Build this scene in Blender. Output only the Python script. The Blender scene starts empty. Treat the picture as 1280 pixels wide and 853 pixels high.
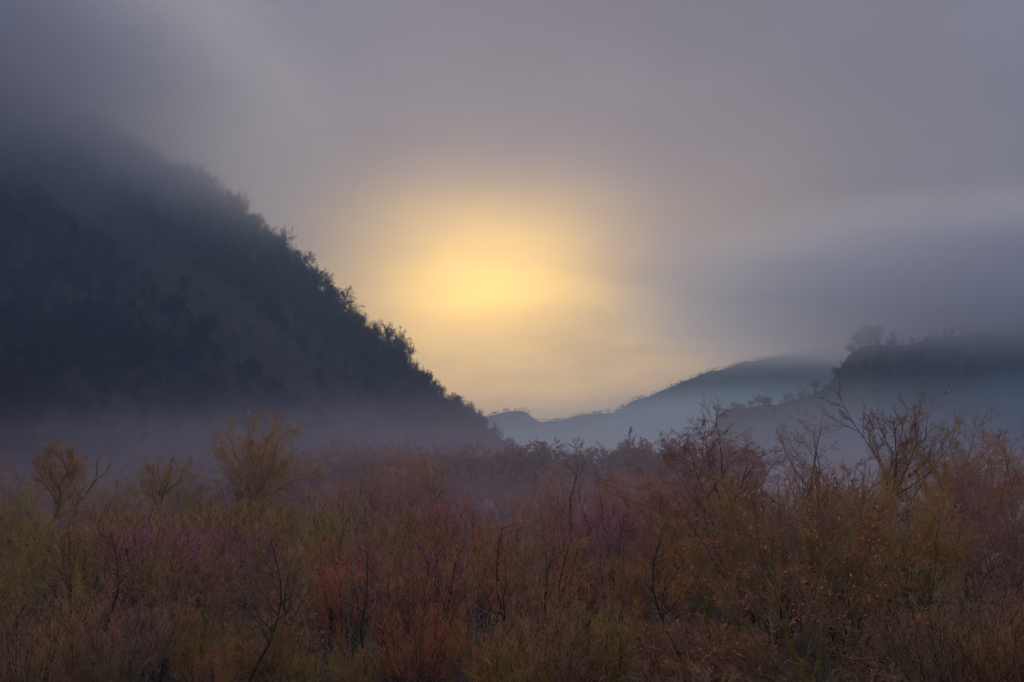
import bpy, math, random
import numpy as np
R = math.radians
scene = bpy.context.scene
col = scene.collection
F = 1758.0            # focal length of the photograph in its pixels (1280 wide)
HOR = 590.0           # row of the horizon in the photograph
CAMZ = 8.0

# ------------------------------------------------------------------ camera
cam_d = bpy.data.cameras.new('camera')
cam_d.sensor_width = 36.0
cam_d.lens = 36.0 * F / 1280.0
cam_d.clip_start = 0.5
cam_d.clip_end = 20000
cam = bpy.data.objects.new('camera', cam_d)
cam.location = (0, 0, CAMZ)
cam.rotation_euler = (R(90) + math.atan((HOR - 426.5) / F), 0, 0)
col.objects.link(cam)
scene.camera = cam

# ------------------------------------------------------------------ sky: low winter sun behind a sheet of cloud
SUN_EL, SUN_AZ = R(7.9), R(-1.4)        # azimuth from +Y towards +X
sdir = (math.sin(SUN_AZ) * math.cos(SUN_EL), math.cos(SUN_AZ) * math.cos(SUN_EL), math.sin(SUN_EL))
hdir = (math.sin(R(1.2)) * math.cos(R(6.8)), math.cos(R(1.2)) * math.cos(R(6.8)), math.sin(R(6.8)))    # thinner cloud beside and below the sun
world = bpy.data.worlds.new('World')
scene.world = world
world.use_nodes = True
nt = world.node_tree
nt.nodes.clear()


class G:
    """tiny node-graph helper"""
    def __init__(s, t): s.t = t
    def n(s, typ, **kw):
        nd = s.t.nodes.new(typ)
        for k, v in kw.items(): setattr(nd, k, v)
        return nd
    def put(s, sock, v):
        if isinstance(v, bpy.types.NodeSocket): s.t.links.new(v, sock)
        else: sock.default_value = v
    def math(s, op, a, b=0.0, clamp=False):
        nd = s.n('ShaderNodeMath', operation=op, use_clamp=clamp)
        s.put(nd.inputs[0], a); s.put(nd.inputs[1], b)
        return nd.outputs[0]
    def vmath(s, op, a, b=(0, 0, 0), scale=None):
        nd = s.n('ShaderNodeVectorMath', operation=op)
        s.put(nd.inputs[0], a); s.put(nd.inputs[1], b)
        if scale is not None: s.put(nd.inputs['Scale'], scale)
        return nd.outputs['Value'] if op in ('DOT_PRODUCT', 'LENGTH') else nd.outputs[0]
    def mix(s, f, a, b, typ='MIX'):
        nd = s.n('ShaderNodeMix', data_type='RGBA', blend_type=typ)
        s.put(nd.inputs[0], f); s.put(nd.inputs[6], a); s.put(nd.inputs[7], b)
        return nd.outputs[2]
    def noise(s, vec, scale, detail=4, rough=0.5, out=0):
        nd = s.n('ShaderNodeTexNoise')
        s.put(nd.inputs['Vector'], vec)
        nd.inputs['Scale'].default_value = scale
        nd.inputs['Detail'].default_value = detail
        nd.inputs['Roughness'].default_value = rough
        return nd.outputs[out]
    def ramp(s, v, a, b, lo=0.0, hi=1.0):
        nd = s.n('ShaderNodeMapRange', interpolation_type='SMOOTHSTEP')
        s.put(nd.inputs[0], v)
        for i, q in enumerate((a, b, lo, hi)): nd.inputs[i + 1].default_value = q
        return nd.outputs[0]


g = G(nt)
tc = g.n('ShaderNodeTexCoord')
dirv = tc.outputs['Generated']
sky = g.n('ShaderNodeTexSky', sky_type='NISHITA', sun_disc=False, sun_elevation=SUN_EL, sun_rotation=SUN_AZ,
          dust_density=3.0, air_density=1.0)
# cloud sheet: flattened noise, lit from behind by the sun
mp = g.n('ShaderNodeMapping')
g.put(mp.inputs[0], dirv)
mp.inputs['Scale'].default_value = (1, 1, 2.4)
n1 = g.noise(mp.outputs[0], 3.2, 3, 0.5)
n2 = g.noise(mp.outputs[0], 5.0, 3, 0.5, out=1)
warp = g.vmath('SCALE', g.vmath('SUBTRACT', n2, (0.5, 0.5, 0.5)), scale=0.075)
wd = g.vmath('NORMALIZE', g.vmath('ADD', dirv, warp))
ang = g.vmath('LENGTH', g.vmath('MULTIPLY', g.vmath('SUBTRACT', wd, hdir), (0.74, 0.74, 1.3)))      # about radians from the sun, the glow flattened by the cloud layers
def gauss(a, w):
    q = g.math('DIVIDE', a, w)
    return g.math('EXPONENT', g.math('MULTIPLY', g.math('MULTIPLY', q, q), -1.0))
wd1 = g.vmath('NORMALIZE', g.vmath('ADD', dirv, g.vmath('SCALE', warp, scale=0.35)))
ang1 = g.vmath('LENGTH', g.vmath('MULTIPLY', g.vmath('SUBTRACT', wd1, sdir), (0.72, 0.72, 1.2)))
core = gauss(ang1, R(3.5))
halo = gauss(ang, R(7.2))
wide = gauss(ang, R(17.0))
sepd = g.n('ShaderNodeSeparateXYZ'); g.put(sepd.inputs[0], g.vmath('NORMALIZE', dirv))
up = g.math('MAXIMUM', sepd.outputs[2], 0.0)
# CIE standard overcast sky: 1 + 4 exp(-0.7 / sin elevation), three times brighter overhead than at the horizon
cie = g.math('ADD', 1.0, g.math('MULTIPLY', 4.0, g.math('EXPONENT', g.math('DIVIDE', -0.7, g.math('MAXIMUM', up, 0.01)))))
thick = g.math('MULTIPLY', g.ramp(n1, 0.3, 0.7, 0.84, 1.16), cie)
base = g.vmath('SCALE', (0.0202, 0.0204, 0.0294), scale=thick)
mp2 = g.n('ShaderNodeMapping'); g.put(mp2.inputs[0], dirv); mp2.inputs['Scale'].default_value = (1, 1, 3.2)
band = g.ramp(g.noise(mp2.outputs[0], 6.5, 4, 0.55), 0.32, 0.68, 0.62, 1.25)      # thicker and thinner streaks of cloud in front of the sun
low = g.ramp(up, 0.03, 0.22, 1.75, 0.3)      # the sheet thins towards the horizon
halo = g.math('MULTIPLY', g.math('MULTIPLY', halo, low), band)
core = g.math('MULTIPLY', core, g.math('ADD', 0.8, g.math('MULTIPLY', band, 0.2)))
c = g.vmath('ADD', base, g.vmath('SCALE', (0.029, 0.0155, 0.0065), scale=wide))
c = g.vmath('ADD', c, g.vmath('SCALE', (0.088, 0.052, 0.006), scale=halo))
c = g.vmath('ADD', c, g.vmath('SCALE', (0.28, 0.162, 0.014), scale=core))
bg1 = g.n('ShaderNodeBackground'); g.put(bg1.inputs[0], sky.outputs[0]); bg1.inputs[1].default_value = 0.05
bg2 = g.n('ShaderNodeBackground'); g.put(bg2.inputs[0], c); bg2.inputs[1].default_value = 1.0
mx = g.n('ShaderNodeMixShader'); mx.inputs[0].default_value = 0.99
nt.links.new(bg1.outputs[0], mx.inputs[1]); nt.links.new(bg2.outputs[0], mx.inputs[2])
ow = g.n('ShaderNodeOutputWorld'); nt.links.new(mx.outputs[0], ow.inputs[0])

# ------------------------------------------------------------------ sun, diffused by the cloud
sd = bpy.data.lights.new('sun', 'SUN')
sd.energy = 0.5
sd.angle = R(14)
sd.color = (1.0, 0.80, 0.55)
sun = bpy.data.objects.new('sun', sd)
sun.rotation_euler = (R(90) - SUN_EL, 0, math.pi - SUN_AZ)   # shines from sdir towards the camera
sun.location = (0, 0, 60)
col.objects.link(sun)

# ------------------------------------------------------------------ colour management and sampling
scene.view_settings.view_transform = 'Standard'
scene.view_settings.look = 'None'
scene.view_settings.exposure = 2.5
scene.view_settings.gamma = 1.0
scene.view_settings.use_curve_mapping = False
cy = scene.cycles
cy.use_denoising = True
cy.max_bounces = 12
cy.diffuse_bounces = 4
cy.glossy_bounces = 1
cy.volume_bounces = 10
cy.volume_max_steps = 64

rng = np.random.default_rng(11)
random.seed(5)

# ------------------------------------------------------------------ materials
def new_mat(name):
    m = bpy.data.materials.new(name)
    m.use_nodes = True
    m.node_tree.nodes.clear()
    return m, G(m.node_tree)


def surf(m, g, colr, rough=0.9, bump=None, transl=None):
    b = g.n('ShaderNodeBsdfPrincipled')
    g.put(b.inputs['Base Color'], colr)
    b.inputs['Roughness'].default_value = rough
    b.inputs['Specular IOR Level'].default_value = 0.15
    if bump is not None:
        bn = g.n('ShaderNodeBump'); bn.inputs['Strength'].default_value = 0.6; bn.inputs['Distance'].default_value = 0.05
        g.put(bn.inputs['Height'], bump); g.t.links.new(bn.outputs[0], b.inputs['Normal'])
    o = g.n('ShaderNodeOutputMaterial')
    g.t.links.new(b.outputs[0], o.inputs['Surface'])
    return m


def mat_twig():
    m, g = new_mat('twig_bark')
    oi = g.n('ShaderNodeObjectInfo'); t = g.n('ShaderNodeTexCoord')
    nz = g.noise(t.outputs['Object'], 0.9, 2)
    v = g.ramp(nz, 0.3, 0.7, 0.7, 1.3)
    ge = g.n('ShaderNodeNewGeometry')
    c = g.mix(g.math('MULTIPLY', ge.outputs['Random Per Island'], 0.4), oi.outputs['Color'], (0.47, 0.26, 0.13, 1))
    c = g.mix(g.ramp(g.noise(t.outputs['Object'], 0.45, 2), 0.45, 0.7, 0.0, 0.35), c, (0.48, 0.31, 0.11, 1))
    return surf(m, g, g.vmath('MULTIPLY', c, g.vmath('SCALE', (1, 1, 1), scale=v)), 0.85)


def mat_bark(name, moss, m0=(0.09, 0.088, 0.014, 1), m1=(0.30, 0.28, 0.04, 1)):
    m, g = new_mat(name)
    t = g.n('ShaderNodeTexCoord'); oi = g.n('ShaderNodeObjectInfo')
    nz = g.noise(t.outputs['Object'], 6.0, 4, 0.6)
    n2 = g.noise(t.outputs['Object'], 1.1, 3, 0.6)
    dark = g.mix(nz, (0.035, 0.026, 0.020, 1), (0.11, 0.085, 0.062, 1))
    mossy = g.mix(nz, m0, m1)
    f = g.ramp(n2, 0.62 - moss * 0.5, 0.78 - moss * 0.45)
    return surf(m, g, g.mix(f, dark, mossy), 0.95, nz)


def mat_birch():
    m, g = new_mat('birch_bark')
    t = g.n('ShaderNodeTexCoord')
    mpn = g.n('ShaderNodeMapping'); g.put(mpn.inputs[0], t.outputs['Object']); mpn.inputs['Scale'].default_value = (2, 2, 9)
    nz = g.noise(mpn.outputs[0], 1.3, 4, 0.7)
    return surf(m, g, g.mix(g.ramp(nz, 0.5, 0.62), (0.42, 0.38, 0.33, 1), (0.06, 0.05, 0.045, 1)), 0.8)


def mat_leaf():
    m, g = new_mat('withered_leaf')
    ge = g.n('ShaderNodeNewGeometry'); oi = g.n('ShaderNodeObjectInfo')
    r = ge.outputs['Random Per Island']
    return surf(m, g, g.vmath('MULTIPLY', g.mix(r, (0.62, 0.13, 0.05, 1), (0.80, 0.36, 0.17, 1)), oi.outputs['Color']), 0.7)


def mat_ground():
    m, g = new_mat('leaf_litter_ground')
    t = g.n('ShaderNodeTexCoord')
    a = g.noise(t.outputs['Object'], 0.06, 5, 0.6); b = g.noise(t.outputs['Object'], 1.7, 5, 0.7)
    c1 = g.mix(g.ramp(a, 0.38, 0.6), (0.075, 0.05, 0.033, 1), (0.07, 0.068, 0.03, 1))
    c2 = g.mix(g.ramp(b, 0.35, 0.7), (0.035, 0.024, 0.018, 1), c1)
    return surf(m, g, c2, 0.95, b)


def mat_hill(name, grass, soil, rock=None):
    m, g = new_mat(name)
    t = g.n('ShaderNodeTexCoord')
    a = g.noise(t.outputs['Object'], 0.011, 5, 0.6); b = g.noise(t.outputs['Object'], 0.12, 5, 0.7)
    c1 = g.mix(g.ramp(a, 0.36, 0.64), grass, soil)
    c2 = g.mix(g.ramp(b, 0.3, 0.7, 0.0, 0.55), c1, (0.022, 0.022, 0.016, 1))
    if rock:
        ge = g.n('ShaderNodeNewGeometry'); sp = g.n('ShaderNodeSeparateXYZ'); g.put(sp.inputs[0], ge.outputs['True Normal'])
        c2 = g.mix(g.ramp(sp.outputs[2], 0.62, 0.4), c2, g.mix(b, rock, (0.09, 0.075, 0.06, 1)))
    return surf(m, g, c2, 0.95, b)


M_TWIG = mat_twig()
M_BARK = mat_bark('dark_bark', 0.15)
M_MOSS = mat_bark('mossy_bark', 0.85)
M_HERO = mat_bark('bright_moss_bark', 1.05, (0.11, 0.10, 0.018, 1), (0.36, 0.33, 0.06, 1))
M_BIRCH = mat_birch()
M_LEAF = mat_leaf()
M_GROUND = mat_ground()
M_HILL = mat_hill('hill_meadow', (0.062, 0.058, 0.04, 1), (0.078, 0.056, 0.045, 1))
M_CLIFF = mat_hill('cliff_slope', (0.06, 0.058, 0.03, 1), (0.09, 0.055, 0.04, 1), (0.24, 0.17, 0.14, 1))
M_FAR = mat_hill('far_slope', (0.05, 0.05, 0.03, 1), (0.08, 0.055, 0.04, 1))

# ------------------------------------------------------------------ mesh helpers
def mesh_np(name, V, faces, mat, smooth=False):
    """faces: list of (n,k) index arrays"""
    me = bpy.data.meshes.new(name)
    V = np.asarray(V, np.float32)
    me.vertices.add(len(V)); me.vertices.foreach_set('co', V.ravel())
    loops = np.concatenate([f.ravel() for f in faces]).astype(np.int32)
    sizes = np.concatenate([np.full(len(f), f.shape[1], np.int32) for f in faces])
    starts = np.concatenate([[0], np.cumsum(sizes)[:-1]]).astype(np.int32)
    me.loops.add(len(loops)); me.loops.foreach_set('vertex_index', loops)
    me.polygons.add(len(sizes)); me.polygons.foreach_set('loop_start', starts)
    me.polygons.foreach_set('loop_total', sizes)
    if smooth: me.polygons.foreach_set('use_smooth', np.ones(len(sizes), bool))
    me.update(calc_edges=True)
    me.materials.append(mat)
    return me


def nrm(v): return v / np.maximum(np.linalg.norm(v, axis=-1, keepdims=True), 1e-9)


def tubes(pts, rad, sides):
    """(M,N,3) polylines with (M,N) radii -> verts, quads"""
    M, N, _ = pts.shape
    T = np.empty_like(pts)
    T[:, 1:-1] = pts[:, 2:] - pts[:, :-2]; T[:, 0] = pts[:, 1] - pts[:, 0]; T[:, -1] = pts[:, -1] - pts[:, -2]
    T = nrm(T)
    ref = np.where(np.abs(T[:, :1, 2:3]) < 0.8, np.array([0, 0, 1.0]), np.array([1.0, 0, 0]))
    U = nrm(np.cross(T, np.broadcast_to(ref, T.shape))); W = np.cross(T, U)
    a = np.arange(sides) / sides * 2 * math.pi
    ring = pts[:, :, None] + rad[:, :, None, None] * (np.cos(a)[:, None] * U[:, :, None] + np.sin(a)[:, None] * W[:, :, None])
    V = ring.reshape(-1, 3)
    idx = np.arange(M * N * sides).reshape(M, N, sides)
    A = idx[:, :-1]; B = idx[:, 1:]
    q = np.stack([A, np.roll(A, -1, 2), np.roll(B, -1, 2), B], -1).reshape(-1, 4)
    return V, q


def join(parts):
    Vs, Qs, o = [], [], 0
    for V, q in parts:
        Vs.append(V); Qs.append(q + o); o += len(V)
    return np.concatenate(Vs), np.concatenate(Qs)


def grow(P, D, L, R0, n, wob, up, r, end=0.35):
    M = len(P)
    pts = np.empty((M, n + 1, 3)); pts[:, 0] = P
    d = nrm(D.copy())
    for i in range(n):
        d = nrm(d + r.normal(0, wob, (M, 3)) + np.array([0, 0, up]))
        pts[:, i + 1] = pts[:, i] + d * (L / n)[:, None]
    rad = R0[:, None] * np.linspace(1, end, n + 1)[None]
    return pts, rad


def spawn(pts, rad, L, k, t0, t1, ang, lr, rr, r, angj=0.25, lrj=0.35, tip=0.55, rmin=0.0):
    M, N, _ = pts.shape
    pi = np.repeat(np.arange(M), k)
    t = t0 + (t1 - t0) * ((np.tile(np.arange(k), M) + r.random(M * k)) / k)
    f = t * (N - 1); i = np.minimum(f.astype(int), N - 2); w = (f - i)[:, None]
    P = pts[pi, i] * (1 - w) + pts[pi, i + 1] * w
    T = nrm(pts[pi, i + 1] - pts[pi, i])
    az = r.random(M * k) * 2 * math.pi
    ref = nrm(r.normal(0, 1, (M * k, 3)))
    U = nrm(np.cross(T, ref)); W = np.cross(T, U)
    a = ang * (1 + r.normal(0, angj, M * k))
    D = T * np.cos(a)[:, None] + (U * np.cos(az)[:, None] + W * np.sin(az)[:, None]) * np.sin(a)[:, None]
    Lc = L[pi] * lr * (1 - tip * (t - t0) / max(t1 - t0, 1e-6)) * (1 + lrj * (r.random(M * k) * 2 - 1))
    Rc = np.maximum((rad[pi, i]) * rr, rmin)
    return P, D, Lc, Rc


def tree_proto(seed, h, stems=1, spread=0.1, rad=0.12, bare=0.3, b1=(9, 0.9, 0.5), b2=(7, 0.8, 0.5), b3=(6, 0.7, 0.5),
               wob=0.12, up=(0.05, 0.08, 0.08, 0.06), n0=8, twr=0.006, sw=0.4, tip=0.55, guides=None, base_w=0.1, b4=None, lead=1.0, seg=(6, 4, 3)):
    """levels: 0 stems, 1 limbs, 2 branches, 3 twigs.  returns (trunk V,q),(crown V,q), twig tip positions"""
    r = np.random.default_rng(seed)
    if guides is None:
        az = np.arange(stems) / stems * 2 * math.pi + r.random(stems) * 0.8
        tilt = spread * (0.35 + 0.65 * r.random(stems)) if stems > 1 else np.array([spread * 0.3])
        D = np.stack([np.cos(az) * np.sin(tilt), np.sin(az) * np.sin(tilt), np.cos(tilt)], 1)
        P = np.stack([np.cos(az) * base_w, np.sin(az) * base_w, np.zeros(stems) - 0.25], 1) if stems > 1 else np.array([[0, 0, -0.3]])
        L0 = h * (0.75 + 0.25 * r.random(stems)) if stems > 1 else np.array([h * 0.92])
        p0, r0 = grow(P, D, L0, np.full(stems, rad) * (0.6 + 0.4 * r.random(stems)), n0, wob, up[0], r, 0.18)
    else:
        p0, L0 = [], []
        for gp in guides:
            gp = np.array(gp, float)
            s = np.concatenate([[0], np.cumsum(np.linalg.norm(np.diff(gp, axis=0), axis=1))])
            u = np.linspace(0, s[-1], n0 + 1)
            q = np.stack([np.interp(u, s, gp[:, j]) for j in range(3)], 1)
            q[1:-1] += r.normal(0, 0.012 * s[-1], (n0 - 1, 3))
            p0.append(q); L0.append(s[-1])
        p0 = np.array(p0); L0 = np.array(L0)
        lim = np.where(np.arange(len(L0)) == 0, 1.0, 0.5)
        r0 = (rad * lim * np.sqrt(L0 / L0.max()))[:, None] * np.linspace(1, 0.12, n0 + 1)[None]
    if guides is None and lead != 1.0:
        p0 = p0[:, :1] + (p0 - p0[:, :1]) * lead; L0 = L0 * lead
    if stems == 1 and guides is None:
        r0[:, 0] *= 1.5; r0[:, 1] *= 1.1
    P, D, L1, R1 = spawn(p0, r0, L0, b1[0], bare, 1.0, b1[1], b1[2], 0.6, r, tip=tip, rmin=twr * 1.6)
    p1, r1 = grow(P, D, L1, R1, seg[0], wob, up[1], r, 0.25)
    P, D, L2, R2 = spawn(p1, r1, L1, b2[0], 0.2, 1.0, b2[1], b2[2], 0.65, r, rmin=twr * 1.5)
    p2, r2 = grow(P, D, L2, R2, seg[1], wob * 1.1, up[2], r, 0.4)
    P, D, L3, R3 = spawn(p2, r2, L2, b3[0], 0.1, 1.0, b3[1], b3[2], 0.7, r, rmin=twr)
    p3, r3 = grow(P, D, L3, np.full(len(L3), twr), seg[2], wob * 1.2, up[3], r, 0.4)
    limbs = []
    if guides is None:
        tr = [tubes(p0, r0, 7), tubes(p1, r1, 4)]
        cr = [tubes(p2, r2, 3), tubes(p3, r3, 3)]
    else:
        tr = [tubes(p0[:1], r0[:1], 8)]
        limbs = [tubes(p0[i:i + 1], r0[i:i + 1], 7) for i in range(1, len(p0))]
        cr = [tubes(p1, r1, 4), tubes(p2, r2, 3), tubes(p3, r3, 3)]
    tips = p3[:, 1:].reshape(-1, 3)
    if b4:
        P, D, L4, R4 = spawn(p3, r3, L3, b4[0], 0.1, 1.0, b4[1], b4[2], 0.8, r)
        p4, r4 = grow(P, D, L4, np.full(len(L4), twr * 0.9), 2, wob, up[3], r, 0.5)
        cr.append(tubes(p4, r4, 3))
        tips = p4[:, -1]
    return join(tr), join(cr), tips, limbs


PROTO = {}
def make(kind, bark, *a, **k):
    (tv, tq), (cv, cq), tips, limbs = tree_proto(*a, **k)
    hh = float(np.percentile(cv[:, 2], 99.7))
    PROTO[kind] = dict(t=mesh_np(kind + '_trunk', tv, [tq], bark, True), c=mesh_np(kind + '_crown', cv, [cq], M_TWIG), h=hh, tips=tips,
                       l=[mesh_np(kind + '_limb', v, [q], bark, True) for v, q in limbs])


def leaves_mesh(name, tips, n, size, seed):
    r = np.random.default_rng(seed)
    # clustered: choose a few cluster centres, leaves hang near them
    ctr = tips[r.integers(0, len(tips), max(3, n // 5))]
    p = ctr[r.integers(0, len(ctr), n)]
    near = p + r.normal(0, 0.16, (n, 3))
    a = nrm(r.normal(0, 1, (n, 3))); b = nrm(np.cross(a, nrm(r.normal(0, 1, (n, 3)))))
    s = size * (0.55 + 0.8 * r.random(n))[:, None]
    cc = nrm(np.cross(a, b)) * s * 0.25
    V = np.stack([near - a * s, near - b * s * 0.55 + cc, near + a * s, near + b * s * 0.55 + cc], 1).reshape(-1, 3)
    q = np.arange(n * 4).reshape(n, 4)
    f = np.concatenate([q[:, [0, 1, 2]], q[:, [0, 2, 3]]])
    return mesh_np(name, V, [f], M_LEAF)


# ------------------------------------------------------------------ the ground
def sstep(a, b, x):
    t = np.clip((x - a) / (b - a), 0, 1); return t * t * (3 - 2 * t)


def vnoise(x, y, seed, scale):
    """smooth value noise in numpy"""
    r = np.random.default_rng(seed); tab = r.random((64, 64))
    u, v = np.asarray(x, float) / scale, np.asarray(y, float) / scale
    i, j = np.floor(u).astype(int), np.floor(v).astype(int)
    fu, fv = u - i, v - j
    fu = fu * fu * (3 - 2 * fu); fv = fv * fv * (3 - 2 * fv)
    T = lambda a, b: tab[a % 64, b % 64]
    return (T(i, j) * (1 - fu) + T(i + 1, j) * fu) * (1 - fv) + (T(i, j + 1) * (1 - fu) + T(i + 1, j + 1) * fu) * fv - 0.5


def gz(x, y):
    x = np.asarray(x, float); y = np.asarray(y, float)
    return 6.2 * (1 - sstep(6, 36, y)) + 0.5 * vnoise(x, y, 3, 13) + 0.16 * vnoise(x, y, 4, 3.1)


def grid(xs, ys, zf):
    X, Y = np.meshgrid(xs, ys)
    V = np.stack([X, Y, zf(X, Y)], -1).reshape(-1, 3)
    nx, ny = len(xs), len(ys)
    i = np.arange(nx * ny).reshape(ny, nx)
    q = np.stack([i[:-1, :-1], i[:-1, 1:], i[1:, 1:], i[1:, :-1]], -1).reshape(-1, 4)
    return V, q


def add(name, me, parent=None, **props):
    o = bpy.data.objects.new(name, me)
    col.objects.link(o)
    if parent: o.parent = parent
    for k, v in props.items(): o[k] = v
    return o


xs = np.unique(np.concatenate([np.linspace(-2400, -150, 40), np.linspace(-150, 150, 160), np.linspace(150, 2400, 40)]))
ys = np.unique(np.concatenate([np.linspace(-300, -20, 12), np.linspace(-20, 200, 120), np.linspace(200, 2600, 60)]))
V, q = grid(xs, ys, gz)
add('ground', mesh_np('ground', V, [q], M_GROUND, True), kind='structure', label='brown leaf-strewn valley floor under the thicket')

# ------------------------------------------------------------------ the hills
def ridge(Y, pts):
    """silhouette points of the photograph at distance Y -> world X, Z"""
    p = np.array(pts, float)
    return (p[:, 0] - 640) / F * Y, (HOR - p[:, 1]) / F * Y + CAMZ


HILLS = {}
def hill(name, Y, pts, xr, dy, front, back, mat, label, rough, nx=260, ny=150, nearest=None, seed=1, bend=None, tops=None):
    rx, rz = ridge(Y, pts)
    def zf(X, Yc):
        yr = Y + (bend(X) if bend else 0)
        k = yr / Y                        # keep the crest on its sight line where the ridge bends nearer or farther
        cz = np.interp(X / k, rx, rz) - CAMZ
        cz = cz * k + CAMZ
        gul = vnoise(X * 1.0 + 0.35 * Yc, Yc * 0.25, seed, 60) * 1.0 + vnoise(X * 1.0 + 0.3 * Yc, Yc * 0.4, seed + 1, 23) * 0.4
        down = np.where(Yc < yr, front * (yr - Yc), back * (Yc - yr))
        z = cz - down + rough * gul * sstep(0, 90, np.abs(Yc - yr)) + 0.16 * rough * vnoise(X, Yc, seed + 2, 11)
        # flare out at the foot
        z = np.where(z < 22, 22 * np.exp(np.minimum((z - 22) / 30, 0)) - 3.5, z)
        return z
    xs = np.linspace(xr[0], xr[1], nx); ys = np.linspace(Y - dy[0], Y + dy[1], ny)
    V, q = grid(xs, ys, zf)
    o = add(name, mesh_np(name, V, [q], mat, True), kind='structure', label=label)
    HILLS[label] = zf
    return zf


LEFT = [(-1300, 60), (-500, 30), (-300, 20), (-120, 40), (0, 92), (100, 140), (180, 192), (230, 226), (270, 252), (300, 272), (330, 296), (350, 315),
        (380, 342), (410, 370), (440, 402), (465, 425), (500, 454), (525, 476), (550, 494), (585, 518), (620, 545), (640, 560), (680, 585), (760, 612), (1400, 640)]
z_left = hill('hillside', 700, LEFT, (-760, 130), (470, 420), 0.56, 0.5, M_HILL, 'steep dark hillside falling away into the valley mouth', 22, 300, 190, seed=21)
RIGHT = [(700, 640), (840, 610), (880, 580), (889, 541), (894, 517), (910, 510), (940, 508), (990, 499), (1025, 489), (1040, 474), (1050, 460), (1062, 443),
         (1080, 432), (1130, 428), (1200, 418), (1280, 402), (1400, 380), (1700, 340), (2300, 300)]
z_right = hill('hillside', 930, RIGHT, (60, 900), (300, 300), 0.62, 0.5, M_CLIFF, 'hill with a stepped cliff edge rising into cloud across the valley', 16, 320, 120, seed=33)
FAR = [(100, 560), (400, 548), (560, 533), (600, 523), (618, 519), (630, 513), (645, 511), (657, 513), (665, 521), (673, 527), (690, 525), (715, 520), (738, 515), (765, 517),
       (782, 504), (800, 497), (825, 488), (850, 478), (880, 466), (930, 452), (1000, 440), (1100, 425), (1300, 400), (1700, 380)]
z_far = hill('hillside', 1650, FAR, (-700, 1100), (330, 420), 0.45, 0.45, M_FAR, 'pale distant hill closing the valley under the glow', 26, 320, 100, seed=47)

# ------------------------------------------------------------------ plant prototypes
make('sapling_a', M_BARK, 101, 7.0, 1, 0.2, 0.055, 0.22, (22, 0.62, 0.30), (8, 0.7, 0.42), (5, 0.65, 0.5), wob=0.05, up=(0.03, 0.07, 0.07, 0.05), twr=0.0075)
make('sapling_b', M_MOSS, 102, 7.0, 3, 0.16, 0.05, 0.2, (15, 0.6, 0.28), (7, 0.7, 0.45), (5, 0.65, 0.5), wob=0.06, up=(0.03, 0.08, 0.07, 0.05), twr=0.0075)
make('sapling_c', M_MOSS, 103, 7.5, 2, 0.2, 0.06, 0.3, (18, 0.75, 0.3), (8, 0.8, 0.42), (5, 0.75, 0.5), wob=0.09, up=(0.03, 0.06, 0.06, 0.04), twr=0.0075)
make('pole_pale', M_BIRCH, 104, 7.2, 1, 0.12, 0.05, 0.45, (12, 0.6, 0.24), (6, 0.7, 0.42), (4, 0.65, 0.5), wob=0.05, up=(0.03, 0.06, 0.05, 0.03), twr=0.006)
make('pole_dark', M_BARK, 105, 7.2, 1, 0.3, 0.065, 0.35, (14, 0.8, 0.34), (7, 0.8, 0.42), (5, 0.8, 0.5), wob=0.12, up=(0.02, 0.04, 0.03, 0.02), twr=0.006)
make('shrub_a', M_BARK, 111, 4.6, 16, 0.62, 0.026, 0.15, (10, 0.5, 0.36), (6, 0.6, 0.45), (4, 0.6, 0.5), wob=0.07, up=(0.05, 0.09, 0.08, 0.06), twr=0.0075)
make('shrub_b', M_BARK, 112, 5.2, 12, 0.5, 0.034, 0.2, (12, 0.6, 0.36), (7, 0.7, 0.45), (4, 0.65, 0.5), wob=0.10, up=(0.04, 0.07, 0.06, 0.05), twr=0.0075)
make('shrub_c', M_MOSS, 113, 4.8, 20, 0.75, 0.024, 0.15, (9, 0.5, 0.34), (5, 0.6, 0.45), (4, 0.6, 0.5), wob=0.06, up=(0.07, 0.1, 0.09, 0.07), twr=0.0075)
make('bramble', M_BARK, 114, 3.0, 18, 1.05, 0.018, 0.1, (9, 0.8, 0.4), (6, 0.8, 0.5), (4, 0.8, 0.5), wob=0.14, up=(-0.02, 0.02, 0.02, 0.0), twr=0.005)
make('round_tree_a', M_BARK, 121, 11.5, 1, 0.2, 0.17, 0.28, (15, 0.80, 0.80), (9, 0.85, 0.44), (9, 0.9, 0.46), wob=0.13, up=(0.03, 0.05, 0.02, 0.0), twr=0.0075, b4=(5, 1.0, 0.6), tip=0.3, lead=0.62)
make('round_tree_b', M_BARK, 122, 12.0, 2, 0.26, 0.15, 0.28, (12, 0.75, 0.72), (9, 0.85, 0.44), (9, 0.9, 0.46), wob=0.14, up=(0.03, 0.05, 0.02, 0.0), twr=0.0075, b4=(5, 1.0, 0.6), tip=0.3, lead=0.62)
make('round_tree_c', M_MOSS, 123, 11.0, 5, 0.42, 0.11, 0.3, (9, 0.62, 0.60), (8, 0.8, 0.44), (7, 0.85, 0.48), wob=0.13, up=(0.04, 0.06, 0.03, 0.01), twr=0.0075, b4=(5, 1.0, 0.6), tip=0.3, lead=0.66)
make('open_tree', M_BARK, 124, 12.5, 1, 0.1, 0.15, 0.3, (13, 0.62, 0.85), (8, 0.6, 0.40), (6, 0.6, 0.45), wob=0.06, up=(0.02, 0.05, 0.04, 0.03), twr=0.014, tip=0.45, lead=0.66, b4=(2, 0.6, 0.5))
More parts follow.
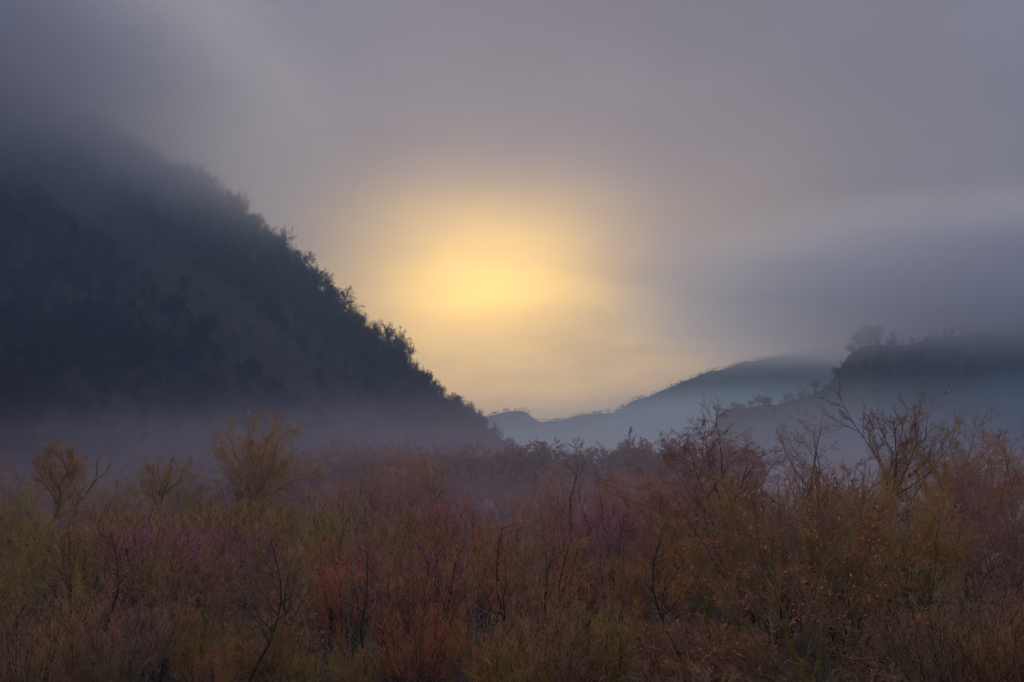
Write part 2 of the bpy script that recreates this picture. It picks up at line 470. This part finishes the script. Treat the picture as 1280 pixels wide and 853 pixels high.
# old willows with crooked limbs drawn by hand (x across, y depth, z up; metres)
make('willow_fan', M_MOSS, 131, 14, guides=[
    [(0, 0, -0.3), (-.3, 0, 5), (-1.2, .3, 8), (-2.6, .5, 10.5), (-3.6, .4, 13)],
    [(0, 0, 4), (-.2, -.4, 8), (-.8, -.4, 11), (-.9, -.3, 14.3)],
    [(0, 0, 4), (.5, .5, 8), (.7, .4, 11), (1.6, .2, 13.8)],
    [(0, 0, 4.5), (.9, .1, 7.2), (1.9, -.2, 9.5), (2.6, -.1, 12.6), (3.9, 0, 13.2)],
    [(.1, 0, 5), (1.6, .2, 7.0), (2.9, 0, 8.6), (3.6, .2, 10)],
    [(.1, 0, 4.6), (2.2, 0, 6.6), (4.0, .2, 7.6), (5.6, .1, 7.8), (7.2, -.3, 8.8)],
    [(0, 0, 4.2), (-1.6, .6, 7.2), (-3.2, .5, 9), (-4.4, .2, 10.6)],
    [(0, 0, 4.6), (.1, -1.4, 8), (.2, -2.0, 11.5)], [(0, 0, 4.6), (.1, 1.6, 8), (.4, 2.4, 11.5)]],
     rad=0.26, bare=0.25, b1=(20, 0.7, 0.36), b2=(10, 0.65, 0.5), b3=(8, 0.6, 0.5), wob=0.08, up=(0, 0.06, 0.05, 0.03), twr=0.011, n0=10)
make('willow_crooked', M_BARK, 132, 11, guides=[
    [(0, 0, -0.3), (.1, 0, 4.6), (.4, 0, 6.6), (.1, .2, 8.4), (-.2, .1, 10.0)],
    [(.4, 0, 6.4), (1.5, 0, 7.6), (2.6, -.1, 8.4), (2.8, 0, 9.6), (3.6, 0, 10.7)],
    [(.2, 0, 5.6), (-.8, .1, 6.6), (-2.0, .1, 7.2), (-3.4, .1, 7.3)],
    [(.3, 0, 6.6), (-.6, -.3, 7.8), (-1.0, -.4, 9.2), (-1.6, -.4, 10.6)],
    [(.3, 0, 6.6), (1.0, .6, 8.4), (1.2, .9, 10.8)],
    [(.1, 0, 5), (.6, 1.2, 7.6), (.4, 2.2, 9.4)], [(.1, 0, 5), (-.5, -1.2, 7.6), (-.2, -1.8, 9.4)]],
     rad=0.22, bare=0.35, b1=(13, 0.75, 0.36), b2=(9, 0.7, 0.5), b3=(7, 0.7, 0.5), wob=0.1, up=(0, 0.05, 0.04, 0.03), twr=0.011, n0=10)
make('leaning_willow', M_MOSS, 133, 11, guides=[
    [(0, 0, -0.3), (.3, 0, 3.5), (1.2, 0, 6.2), (1.5, .1, 8.4), (1.2, 0, 10.4)],
    [(.9, 0, 5.5), (2.2, .1, 7.6), (3.0, 0, 9.6)], [(.9, 0, 5.4), (-.5, .3, 7.4), (-1.4, .2, 9.6)],
    [(1.2, 0, 6.2), (.4, -.6, 8.2), (.2, -.6, 10.8)], [(1.3, 0, 6.4), (2.0, .7, 8.4), (2.0, 1.2, 10.3)]],
     rad=0.24, bare=0.3, b1=(22, 0.7, 0.4), b2=(10, 0.65, 0.5), b3=(8, 0.6, 0.5), wob=0.08, up=(0, 0.06, 0.05, 0.03), twr=0.011, n0=10)
make('forked_snag', M_BARK, 134, 10, guides=[
    [(0, 0, -0.3), (-.4, 0, 3.4), (.3, 0, 5.4), (1.4, 0, 7.0), (2.2, .1, 8.6), (2.1, 0, 10)],
    [(.6, 0, 5.8), (-.5, 0, 7.2), (-1.0, .1, 8.8)], [(1.6, 0, 7.4), (2.8, .1, 8.2), (3.4, .1, 9.4)], [(-.2, 0, 4.4), (1.4, .2, 4.4), (2.0, .2, 3.4)]],
     rad=0.2, bare=0.4, b1=(9, 0.7, 0.26), b2=(7, 0.7, 0.5), b3=(3, 0.6, 0.5), wob=0.14, up=(0, 0.07, 0.05, 0.04), twr=0.009, n0=10)
make('slender_birch', M_BIRCH, 135, 11, guides=[
    [(0, 0, -0.3), (.1, 0, 3.6), (-.1, 0, 6.4), (.1, 0, 7.6)],
    [(.05, 0, 7.2), (.2, 0, 8.2), (1.0, 0, 9.3), (1.2, 0, 10.6)], [(.05, 0, 7.2), (-.1, 0, 8.6), (-.8, .1, 9.2), (-.8, .1, 10.1)],
    [(0, 0, 4.2), (1.2, .2, 6.2), (2.6, .1, 6.9)], [(0, 0, 3.6), (-1.2, 0, 5.6), (-2.2, .1, 6.6)]],
     rad=0.15, bare=0.4, b1=(6, 0.7, 0.2), b2=(5, 0.7, 0.5), b3=(4, 0.6, 0.5), wob=0.1, up=(0, 0.08, 0.05, 0.04), twr=0.008, n0=9)
make('dead_stem', M_BARK, 136, 9, guides=[
    [(0, 0, -0.3), (.2, 0, 3.4), (.0, 0, 5.6), (.5, 0, 7.6), (.7, 0, 8.6)],
    [(.3, 0, 7.0), (1.0, 0, 8.0), (1.4, 0, 9.2)], [(.5, 0, 7.6), (-.2, 0, 8.6), (-.5, .1, 9.4)], [(.1, 0, 4.6), (.9, .2, 5.8)]],
     rad=0.16, bare=0.5, b1=(5, 0.7, 0.2), b2=(5, 0.7, 0.5), b3=(4, 0.6, 0.5), wob=0.1, up=(0, 0.05, 0.03, 0.03), twr=0.009, n0=9)
# the big mossy many-stemmed tree in front of the thicket
make('mossy_tree', M_HERO, 141, 8.4, guides=[
    [(0, 0, -0.3), (-.3, .1, 1.6), (-1.0, .2, 3.2), (-1.3, .2, 4.8), (-1.5, .2, 6.4), (-2.1, .2, 8.0)],
    [(0, 0, -0.3), (.2, 0, 2.0), (.1, -.2, 4.0), (.4, -.3, 6.2), (.2, -.3, 8.6)],
    [(0.1, 0, -0.3), (.9, .1, 2.0), (1.3, .2, 4.0), (1.2, .2, 5.6), (.8, .2, 7.4)],
    [(1.3, .2, 3.8), (2.3, .2, 4.9), (3.3, .2, 5.6), (4.2, .1, 6.4)],
    [(-.2, 0, 1.0), (-1.7, -.2, 2.2), (-2.9, -.3, 3.7), (-3.4, -.3, 5.2), (-3.6, -.3, 6.6)],
    [(-.2, 0, .9), (-2.2, .2, 1.7), (-3.8, .3, 2.6), (-5.4, .3, 3.2)],
    [(-.2, 0, .6), (-2.4, -.6, 1.2), (-4.0, -.8, 1.9), (-5.8, -.8, 2.6)],
    [(-2.8, -.2, 3.4), (-4.2, 0, 4.6), (-4.8, .1, 6.0)],
    [(.2, 0, .6), (2.0, -.4, 1.5), (3.2, -.5, 2.8), (4.4, -.5, 3.8)],
    [(.2, 0, .8), (1.2, -1.2, 2.6), (1.6, -2.0, 4.6), (1.9, -2.2, 6.2)],
    [(0, 0, .8), (-.6, -1.4, 2.6), (-1.0, -2.2, 4.4), (-.9, -2.4, 6)],
    [(0, 0, 1), (.6, 1.6, 3), (1.0, 2.4, 5.4), (.8, 2.6, 7.6)], [(0, 0, 1), (-.9, 1.6, 3.2), (-1.6, 2.4, 5.4), (-2, 2.6, 7)],
    [(1.3, .2, 4.2), (2.2, .4, 6.0), (2.7, .4, 7.6)]],
     rad=0.16, bare=0.22, b1=(10, 0.7, 0.32), b2=(8, 0.7, 0.42), b3=(6, 0.7, 0.5), wob=0.10, up=(0, 0.06, 0.05, 0.04), twr=0.006, n0=10, b4=(2, 0.6, 0.5))
# small far-off trees
for i, (st, spd, wob) in enumerate([(1, 0.1, 0.09), (2, 0.3, 0.1), (4, 0.45, 0.08), (1, 0.15, 0.05)]):
    make('far_tree_%d' % i, M_BARK, 151 + i, 11.0, st, spd, 0.16, 0.26, (int(18 / st ** .6), 0.85, 0.72), (8, 0.85, 0.45), (6, 0.9, 0.5), wob=wob + 0.04,
         up=(0.03, 0.05, 0.02, 0.0), twr=0.038, tip=0.3, lead=0.64)

LEAVES = {}
for k, n, s in (('mossy_tree', 2600, 0.07), ('bramble', 120, 0.05), ('round_tree_b', 300, 0.07), ('shrub_b', 110, 0.055)):
    LEAVES[k] = leaves_mesh(k + '_leaves', PROTO[k]['tips'], n, s, 7)

COUNT = {}
def plant(kind, px, topy, d, colr, name, label, cat, group=None, rot=None, leaves=False, parts=True, base=None, z=None, sx=1.0, bark=None):
    """one plant: px = column in the photograph, topy = row of its top, d = distance in metres"""
    x = (px - 640) / F * d; y = d
    zz = float(gz(x, y)) if z is None else z
    h = (HOR - topy) / F * d + CAMZ - zz
    s = max(h, 0.8) / PROTO[kind]['h']
    e = bpy.data.objects.new(name, None); col.objects.link(e)
    e.empty_display_size = 0.5
    e.location = (x, y, zz)
    e.rotation_euler = (0, 0, random.uniform(0, 6.283) if rot is None else rot)
    e.scale = (s * sx, s * sx, s)
    e['label'] = label; e['category'] = cat
    if group: e['group'] = group
    j = [random.uniform(0.85, 1.15) for _ in range(3)]; b = random.uniform(0.85, 1.15)
    t = add('trunk', PROTO[kind]['t'], e)
    for lm in PROTO[kind]['l']: add('limb', lm, t)
    c = add('crown', PROTO[kind]['c'], e)
    c.color = (colr[0] * j[0] * b, colr[1] * j[1] * b, colr[2] * j[2] * b, 1)
    if leaves:
        lf = add('leaves', LEAVES[kind], e, kind='stuff')
        lf.color = (1, 1, 1, 1)
    return e


# twig colours, mostly lightened beyond real bark to make up for dim light
BROWN = (0.63, 0.34, 0.16); RED = (0.68, 0.27, 0.14); PINK = (0.74, 0.30, 0.30); PURPLE = (0.60, 0.25, 0.32)
OLIVE = (0.60, 0.42, 0.09); OCHRE = (0.66, 0.40, 0.11); GREY = (0.54, 0.34, 0.20); RUST = (0.72, 0.32, 0.12); MAUVE = (0.52, 0.27, 0.27)
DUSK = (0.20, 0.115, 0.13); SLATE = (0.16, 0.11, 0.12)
WORD = {DUSK: 'dusky purple', SLATE: 'slate-brown', BROWN: 'brown', RED: 'red-brown', PINK: 'rose-pink', PURPLE: 'dull purple', OLIVE: 'olive', OCHRE: 'ochre', GREY: 'grey-brown', RUST: 'rust-coloured', MAUVE: 'mauve'}
FORM = {'pol': 'single-stemmed', 'sap': 'slim upright', 'shr': 'many-stemmed', 'bra': 'arching tangled', 'rou': 'spreading', 'far': 'hazy low'}

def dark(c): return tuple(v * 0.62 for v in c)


# ---- trees that can be told apart
plant('mossy_tree', 1010, 590, 46, (0.34, 0.20, 0.12), 'bare_tree', 'big many-stemmed bare tree with moss-green stems and scattered withered orange leaves', 'tree', rot=0, leaves=True)
plant('willow_fan', 322, 513, 150, OCHRE, 'willow_tree', 'tall fan-shaped ochre willow with one dark crooked limb reaching out sideways', 'tree', rot=0)
plant('willow_crooked', 200, 568, 140, OLIVE, 'willow_tree', 'bare willow with black crooked limbs forking above the pink shrubs', 'tree', rot=0)
plant('leaning_willow', 64, 550, 130, OCHRE, 'willow_tree', 'round-crowned ochre willow on a dark leaning trunk', 'tree', rot=0)
plant('forked_snag', 98, 562, 133, OLIVE, 'bare_tree', 'thin-crowned tree with a dark zigzag trunk beside the leaning willow', 'tree', rot=0)
plant('slender_birch', 148, 566, 132, OLIVE, 'birch_tree', 'slender pale-barked birch with a forked dark top', 'tree', rot=0)
plant('round_tree_c', 235, 575, 150, OLIVE, 'willow_tree', 'many-stemmed olive willow behind the crooked willow', 'tree')
plant('willow_crooked', 545, 575, 165, RUST, 'willow_tree', 'rust-coloured willow with a dark slanting limb in the mist', 'tree', rot=2.6)
plant('round_tree_c', 505, 552, 185, RUST, 'bare_tree', 'broad reddish bare tree fading into the mist behind the thicket', 'tree')
plant('dead_stem', 712, 566, 120, RED, 'bare_tree', 'red-twigged tree with a bent black dead stem above the pink shrubs', 'tree', rot=0)
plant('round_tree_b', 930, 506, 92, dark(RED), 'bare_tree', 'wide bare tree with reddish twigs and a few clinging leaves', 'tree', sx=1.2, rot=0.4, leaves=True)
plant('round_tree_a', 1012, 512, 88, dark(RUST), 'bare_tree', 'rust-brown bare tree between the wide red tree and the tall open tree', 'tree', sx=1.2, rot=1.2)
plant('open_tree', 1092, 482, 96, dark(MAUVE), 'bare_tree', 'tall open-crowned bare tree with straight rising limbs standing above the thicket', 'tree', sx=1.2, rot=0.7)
plant('round_tree_c', 1205, 492, 90, OLIVE, 'bare_tree', 'broad many-stemmed olive-brown tree with upright purple-tipped branches', 'tree', sx=1.2, rot=0.2)
plant('round_tree_c', 1275, 518, 84, BROWN, 'bare_tree', 'bushy brown tree beside the broad olive-brown tree', 'tree', sx=1.2, rot=2.2)
plant('far_tree_2', 845, 536, 225, dark(MAUVE), 'bare_tree', 'dark rounded tree standing alone in the blue mist', 'tree', sx=1.25)
plant('far_tree_1', 815, 552, 228, dark(MAUVE), 'bare_tree', 'smaller dark tree against the side of the rounded misty tree', 'tree')
plant('dead_stem', 425, 640, 82, BROWN, 'bare_tree', 'dark thick-stemmed dead tree rising out of the pale brush', 'tree', rot=1.0)
plant('shrub_a', 160, 722, 62, (0.40, 0.13, 0.18), 'bare_shrub', 'small magenta-red shrub low in the brown stand of saplings', 'shrub')
plant('shrub_c', 372, 668, 95, (0.40, 0.37, 0.06), 'bare_shrub', 'small yellow-green mossy shrub glowing in the brown brush', 'shrub')


# ---- stands of look-alikes
def stand(n, kinds, px, topy, d, cols, name, label, cat, group, leaves=0.0, seed=0, sx=(0.9, 1.2)):
    r = random.Random(seed)
    for i in range(n):
        k = r.choice(kinds)
        u = (i + r.random()) / n
        dd = r.uniform(*d)
        cc = r.choice(cols); lv = k in LEAVES and r.random() < leaves
        lab = '%s %s %s%s' % (FORM[k[:3]], WORD[cc], label, ', dotted with withered leaves' if lv else '')
        plant(k, px[0] + (px[1] - px[0]) * u, r.uniform(*topy), dd, cc, name, lab, cat, group + ', ' + WORD[cc] + ' ' + FORM[k[:3]],
              leaves=lv, sx=r.uniform(*sx), rot=r.uniform(0, 6.28))


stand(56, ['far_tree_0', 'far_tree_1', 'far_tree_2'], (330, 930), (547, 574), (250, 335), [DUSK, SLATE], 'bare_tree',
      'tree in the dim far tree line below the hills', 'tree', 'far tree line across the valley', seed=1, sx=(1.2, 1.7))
stand(26, ['round_tree_a', 'round_tree_b', 'round_tree_c'], (-40, 480), (560, 604), (150, 225), [MAUVE, BROWN, GREY], 'bare_tree',
      'misty tree in the wood behind the willows', 'tree', 'wood behind the willows', seed=2, sx=(1.1, 1.5))
stand(22, ['round_tree_a', 'round_tree_c', 'round_tree_b'], (440, 900), (572, 612), (150, 215), [PINK, MAUVE, RUST], 'bare_tree',
      'bare tree in the mist behind the pink shrubs', 'tree', 'rosy trees in the mist', seed=3, sx=(1.1, 1.5))
stand(30, ['shrub_a', 'shrub_b', 'sapling_c'], (-30, 330), (602, 655), (85, 125), [OLIVE, OCHRE, BROWN], 'bare_shrub',
      'tall shrub just below the willows', 'shrub', 'olive shrubs below the willows', seed=4)
stand(12, ['shrub_a', 'shrub_b'], (150, 320), (636, 660), (78, 96), [PINK, PURPLE], 'bare_shrub',
      'shrub in front of the crooked willow', 'shrub', 'purple-pink shrubs by the crooked willow', seed=5)
stand(40, ['shrub_a', 'shrub_b', 'sapling_b', 'sapling_c'], (470, 900), (594, 650), (92, 140), [PINK, PURPLE, RED, PINK, RUST], 'bare_shrub',
      'tall shrub in the misty middle of the thicket', 'shrub', 'pink shrubs in the middle of the thicket', seed=6)
stand(18, ['shrub_a', 'shrub_c', 'sapling_b'], (310, 520), (612, 660), (85, 125), [OCHRE, OLIVE, BROWN], 'bare_shrub',
      'shrub around the dark dead stem', 'shrub', 'ochre shrubs around the dead stem', seed=7)
stand(38, ['sapling_a', 'sapling_b', 'sapling_c'], (-40, 420), (648, 700), (56, 80), [BROWN, OLIVE, GREY, OLIVE, BROWN], 'sapling',
      'sapling in the dense stand below the willows', 'sapling', 'slim brown saplings', seed=8)
stand(34, ['sapling_a', 'sapling_b', 'shrub_b'], (400, 850), (645, 715), (58, 86), [RED, BROWN, RUST, PURPLE, BROWN], 'sapling',
      'sapling in front of the pink shrubs', 'sapling', 'reddish saplings', seed=9)
stand(26, ['round_tree_c', 'sapling_c', 'shrub_b', 'sapling_b'], (860, 1330), (575, 630), (58, 84), [BROWN, GREY, OLIVE, MAUVE], 'bare_tree',
      'tree packed behind the big mossy tree', 'tree', 'brown trees behind the mossy tree', seed=10)
stand(44, ['shrub_a', 'shrub_b', 'shrub_c', 'sapling_b', 'bramble'], (-40, 860), (728, 800), (44, 58), [BROWN, RUST, OLIVE, GREY, RED], 'bare_shrub',
      'low shrub along the front edge of the thicket', 'shrub', 'low shrubs at the front edge', leaves=0.5, seed=11)
stand(12, ['bramble'], (840, 1170), (818, 862), (38, 44), [BROWN, GREY], 'bramble_bush',
      'bush around the foot of the big mossy tree', 'bush', 'brambles around the mossy tree', leaves=0.7, seed=12)
stand(7, ['shrub_a', 'shrub_b', 'bramble'], (845, 950), (735, 790), (49, 56), [BROWN, RUST, GREY], 'bare_shrub',
      'shrub behind the low limbs of the mossy tree', 'shrub', 'shrubs behind the mossy limbs', leaves=0.5, seed=17)
stand(14, ['bramble', 'shrub_b', 'shrub_a'], (1130, 1340), (690, 790), (42, 54), [BROWN, GREY, OLIVE], 'bramble_bush',
      'bush beside the big mossy tree', 'bush', 'bushes beside the mossy tree', leaves=0.7, seed=13)

stand(24, ['shrub_a', 'shrub_b', 'shrub_c'], (290, 880), (655, 700), (84, 100), [BROWN, RUST, MAUVE], 'bare_shrub',
      'shrub filling the gaps behind the reddish saplings', 'shrub', 'gap-filling shrubs', seed=14)

stand(13, ['pole_pale'], (20, 760), (648, 705), (50, 70), [OLIVE, BROWN], 'birch_sapling',
      'young birch with a pale bare stem showing through the thicket', 'sapling', 'pale-stemmed young birches', seed=15, sx=(0.95, 1.05))
stand(12, ['pole_dark'], (-20, 870), (636, 690), (50, 74), [BROWN, MAUVE, RUST], 'bare_tree',
      'young tree with a thick dark stem among the saplings', 'tree', 'dark-stemmed young trees', seed=16, sx=(1.0, 1.2))

# ------------------------------------------------------------------ undergrowth: dry stems over the valley floor
r = np.random.default_rng(77)
n = 26000
d = 34 + 150 * r.random(n) ** 1.5
x = (r.random(n) * 2 - 1) * (d * 0.42 + 4)
P = np.stack([x, d, gz(x, d) - 0.03], 1)
D = np.stack([r.normal(0, .35, n), r.normal(0, .35, n), np.ones(n)], 1)
p, rd = grow(P, D, 0.5 + 1.1 * r.random(n), np.full(n, 0.009), 3, 0.2, 0.0, r, 0.3)
V, q = tubes(p, rd, 3)
o = add('undergrowth', mesh_np('undergrowth', V, [q], M_TWIG), kind='stuff', label='dry brown stems and twigs covering the valley floor', category='undergrowth')
o.color = (0.17, 0.12, 0.075, 1)

# ------------------------------------------------------------------ woods on the hills
def ridge_trees(zf, Y, pts, spots, group, label, cols, name='ridge_tree', seed=0):
    rr = random.Random(seed)
    for px, hh, kind in spots:
        x = (px - 640) / F * Y
        y = Y + rr.uniform(-6, 6)
        z = float(zf(np.array([[x]]), np.array([[y]]))[0, 0]) - 0.3
        s = hh / PROTO[kind]['h']
        e = bpy.data.objects.new(name, None); col.objects.link(e)
        e.location = (x, y, z); e.scale = (s, s, s); e.rotation_euler = (0, 0, rr.uniform(0, 6.28))
        e['label'] = label; e['category'] = 'tree'; e['group'] = group
        add('trunk', PROTO[kind]['t'], e)
        c = add('crown', PROTO[kind]['c'], e); c.color = (*rr.choice(cols), 1)


DARK = [(0.09, 0.06, 0.05), (0.10, 0.07, 0.055), (0.08, 0.06, 0.06)]
rr = random.Random(3)
K = ['far_tree_0', 'far_tree_1', 'far_tree_2', 'far_tree_3']
sp = []
px = 225
while px < 470:
    sp.append((px, rr.choice((6, 8, 9, 11, 12, 15)) * rr.uniform(0.9, 1.1), rr.choice(K[:2] + K[3:]))); px += rr.choice((2, 2.5, 3, 4, 9))
ridge_trees(z_left, 700, LEFT, sp, 'trees along the crest of the steep hillside', 'bare tree on the steep upper crest of the dark hillside', DARK, seed=4)
ridge_trees(z_left, 700, LEFT, [(478, 15, K[0]), (486, 17, K[3]), (492, 19, K[0]), (500, 19, K[3]), (506, 17, K[1]), (512, 14, K[0]), (517, 9, K[2])],
            'tall clump on the crest', 'tall bare tree in the clump that stands out on the lower crest', DARK, seed=5)
ridge_trees(z_left, 700, LEFT, [(530, 6, K[2]), (537, 6.5, K[2]), (546, 5, K[2]), (553, 6, K[2]), (570, 5, K[2]), (578, 6, K[2]), (583, 5, K[2])],
            'small trees low on the crest', 'small round bush-like tree on the lowest open part of the crest', DARK, seed=6)
ridge_trees(z_right, 930, RIGHT, [(897, 8, K[2]), (915, 7, K[2]), (948, 8, K[2]), (960, 7, K[1]), (985, 9, K[2]), (1004, 7, K[2]), (1020, 9, K[1])],
            'trees on the cliff terrace', 'faint tree on the low terrace of the cliff hill', DARK, seed=7)
ridge_trees(z_right, 930, RIGHT, [(1063, 10, K[3]), (1070, 14, K[0]), (1078, 15, K[3]), (1086, 15, K[0]), (1095, 14, K[1]), (1104, 13, K[0]), (1116, 11, K[0])],
            'trees on the cliff top', 'faint tall tree crowning the cliff top in the cloud', DARK, seed=8)


def mat_wood():
    m, g = new_mat('winter_wood')
    ge = g.n('ShaderNodeNewGeometry'); oi = g.n('ShaderNodeObjectInfo')
    return surf(m, g, g.mix(oi.outputs['Random'], (0.05, 0.04, 0.034, 1), (0.095, 0.062, 0.05, 1)), 0.95)


M_WOOD = mat_wood()
LOW = []
for i in range(5):
    a_, b_, _, _ = tree_proto(900 + i, 11, 1 + i % 3, 0.3, 0.16, 0.12, (10, 0.8, 0.62), (7, 0.7, 0.45), (5, 0.7, 0.5), wob=0.09,
                           up=(0.03, 0.06, 0.05, 0.04), twr=0.05, n0=4, tip=0.3, seg=(3, 2, 1), lead=0.68)
    LOW.append(bpy.data.objects.new('wood_tree', mesh_np('wood_tree', *(lambda z: (z[0], [z[1]]))(join([a_, b_])), M_WOOD)))


def wood(name, label, zf, n, pick, hr, seed):
    """far-off wood that reads as one mass: points on the slope, a coarse bare tree on each (geometry nodes)"""
    r = np.random.default_rng(seed)
    xy = np.array([pick(r) for _ in range(n)])
    z = zf(xy[:, 0], xy[:, 1]) - 0.5
    me = bpy.data.meshes.new(name)
    me.from_pydata(np.column_stack([xy, z]).tolist(), [], [])
    for nm, typ, val in (('size', 'FLOAT', r.uniform(hr[0], hr[1], n) / 11), ('turn', 'FLOAT', r.random(n) * 6.283), ('which', 'INT', r.integers(0, 5, n))):
        at = me.attributes.new(nm, typ, 'POINT'); at.data.foreach_set('value', val.astype(np.float32 if typ == 'FLOAT' else np.int32))
    o = add(name, me, kind='stuff', label=label, category='woodland')
    ng = bpy.data.node_groups.new(name + '_scatter', 'GeometryNodeTree')
    ng.interface.new_socket('Geometry', in_out='INPUT', socket_type='NodeSocketGeometry')
    ng.interface.new_socket('Geometry', in_out='OUTPUT', socket_type='NodeSocketGeometry')
    g = G(ng)
    gi = g.n('NodeGroupInput'); go = g.n('NodeGroupOutput'); jn = g.n('GeometryNodeJoinGeometry')
    def attr(nm, typ):
        a = g.n('GeometryNodeInputNamedAttribute', data_type=typ); a.inputs['Name'].default_value = nm
        return a.outputs[0]
    sz, tn, wh = attr('size', 'FLOAT'), attr('turn', 'FLOAT'), attr('which', 'INT')
    cx = g.n('ShaderNodeCombineXYZ'); g.put(cx.inputs[2], tn)
    for i, lo in enumerate(LOW):
        ob = g.n('GeometryNodeObjectInfo'); ob.inputs['Object'].default_value = lo; ob.inputs['As Instance'].default_value = True
        cmp_ = g.n('FunctionNodeCompare', data_type='INT', operation='EQUAL')
        ins = [q for q in cmp_.inputs if q.type == 'INT']
        g.put(ins[0], wh); ins[1].default_value = i
        ip = g.n('GeometryNodeInstanceOnPoints')
        g.put(ip.inputs['Points'], gi.outputs[0]); g.put(ip.inputs['Selection'], cmp_.outputs[0])
        g.put(ip.inputs['Instance'], ob.outputs['Geometry']); g.put(ip.inputs['Rotation'], cx.outputs[0]); g.put(ip.inputs['Scale'], sz)
        ng.links.new(ip.outputs[0], jn.inputs[0])
    ng.links.new(jn.outputs[0], go.inputs[0])
    md = o.modifiers.new('scatter', 'NODES'); md.node_group = ng
    return o


def pick_left(r):
    while True:
        x = r.uniform(-520, 20); y = r.uniform(430, 705)
        z = float(z_left(np.array([[x]]), np.array([[y]]))[0, 0])
        if z < 6: continue
        px = 640 + x / y * F; py = HOR - (z - CAMZ) / y * F
        if not (-80 < px < 660): continue
        crest = float(np.interp(px, *np.array(LEFT).T))
        below = py - crest
        dens = 1.0 if below < 75 + 20 * math.sin(px / 37) else 0.35
        dens = max(dens, 0.9 * (vnoise(x, y, 91, 45) > 0.08))
        if below > 95 and abs(py - (330 + (px - 200) * 0.78)) < 32: dens = 0.03     # open meadow rib
        if r.random() < dens: return x, y


wood('woodland', 'dark bare woodland covering the steep hillside', z_left, 4200, pick_left, (5, 11), 1)


def pick_right(r):
    while True:
        x = r.uniform(125, 420); y = r.uniform(760, 935)
        z = float(z_right(np.array([[x]]), np.array([[y]]))[0, 0])
        if z > 5: return x, y


wood('woodland', 'misty woodland on the slope below the cliff', z_right, 900, pick_right, (5, 10), 2)


def pick_far(r):
    x = r.uniform(-60, 480); y = 1650 - 200 * r.random() ** 2
    return x, y


wood('woodland', 'pale woodland along the distant hill', z_far, 2600, pick_far, (2.2, 5.5), 3)

# ------------------------------------------------------------------ the air
def vol(name, colr, dens, aniso, falloff=False, nscale=3.0, lo=0.35, hi=0.65, na=0.35, nb=1.3):
    m, g = new_mat(name)
    v = g.n('ShaderNodeVolumePrincipled')
    v.inputs['Color'].default_value = (*colr, 1)
    v.inputs['Anisotropy'].default_value = aniso
    if falloff:
        t = g.n('ShaderNodeTexCoord')
        ln = g.vmath('LENGTH', t.outputs['Object'])
        f = g.math('SUBTRACT', 1.0, g.math('MULTIPLY', ln, ln), clamp=True)
        f = g.math('MULTIPLY', f, f)
        nz = g.ramp(g.noise(t.outputs['Object'], nscale, 3, 0.5), lo, hi, na, nb)
        g.put(v.inputs['Density'], g.math('MULTIPLY', g.math('MULTIPLY', f, nz), dens))
    else:
        v.inputs['Density'].default_value = dens
    o = g.n('ShaderNodeOutputMaterial')
    g.t.links.new(v.outputs[0], o.inputs['Volume'])
    return m


def box_mesh(name, lo, hi, mat):
    x0, y0, z0 = lo; x1, y1, z1 = hi
    V = np.array([(x, y, z) for z in (z0, z1) for y in (y0, y1) for x in (x0, x1)], float)
    q = np.array([(0, 2, 3, 1), (4, 5, 7, 6), (0, 1, 5, 4), (2, 6, 7, 3), (0, 4, 6, 2), (1, 3, 7, 5)])
    return mesh_np(name, V, [q], mat)


def ball(name, mat):
    import bmesh
    bm = bmesh.new(); bmesh.ops.create_icosphere(bm, subdivisions=3, radius=1.0)
    me = bpy.data.meshes.new(name); bm.to_mesh(me); bm.free(); me.materials.append(mat)
    return me


HAZE = (0.50, 0.74, 1.0)
add('haze', box_mesh('haze', (-2450, -350, -8), (2450, 2650, 430), vol('haze_air', HAZE, 0.00030, 0.0)), kind='stuff',
    label='thin blue-grey haze filling the whole valley', category='haze')


def mist(label, c, s, dens, colr=HAZE, an=0.2, **k):
    o = add('haze', ball('mist', vol('mist_air', colr, dens, an, True, **k)), kind='stuff', label=label, category='mist')
    o.location = c; o.scale = s
    return o


CLOUD = (0.985, 0.985, 1.0)
o = mist('grey cloud wrapping the top of the steep hillside', (-318, 640, 248), (285, 180, 112), 0.06, colr=CLOUD, na=0.65, nb=1.2)
o.rotation_euler = (0, R(25), 0)
mist('grey cloud hiding the top of the cliff hill', (440, 890, 124), (430, 250, 68), 0.04, colr=CLOUD, na=0.65, nb=1.2)
mist('grey cloud over the shoulder of the distant hill', (520, 1600, 175), (430, 280, 105), 0.022, colr=CLOUD, na=0.65, nb=1.2)
mist('blue mist lying in the valley before the distant hills', (260, 1120, -10), (520, 420, 105), 0.010, colr=(0.58, 0.80, 0.95))
mist('blue mist lying along the foot of the cliff hill', (360, 790, -5), (330, 150, 92), 0.024, colr=(0.6, 0.82, 0.97))
mist('thin blue mist hanging before the steep hillside', (-190, 470, 70), (320, 140, 170), 0.0009, colr=(0.55, 0.8, 1.0))
mist('violet mist drifting at the foot of the steep hillside', (-40, 520, -10), (420, 240, 55), 0.0028, colr=(0.76, 0.72, 1.0))
mist('low rosy mist lying among the trees of the thicket', (10, 215, -4), (250, 165, 28), 0.0048, colr=(0.95, 0.78, 0.92))
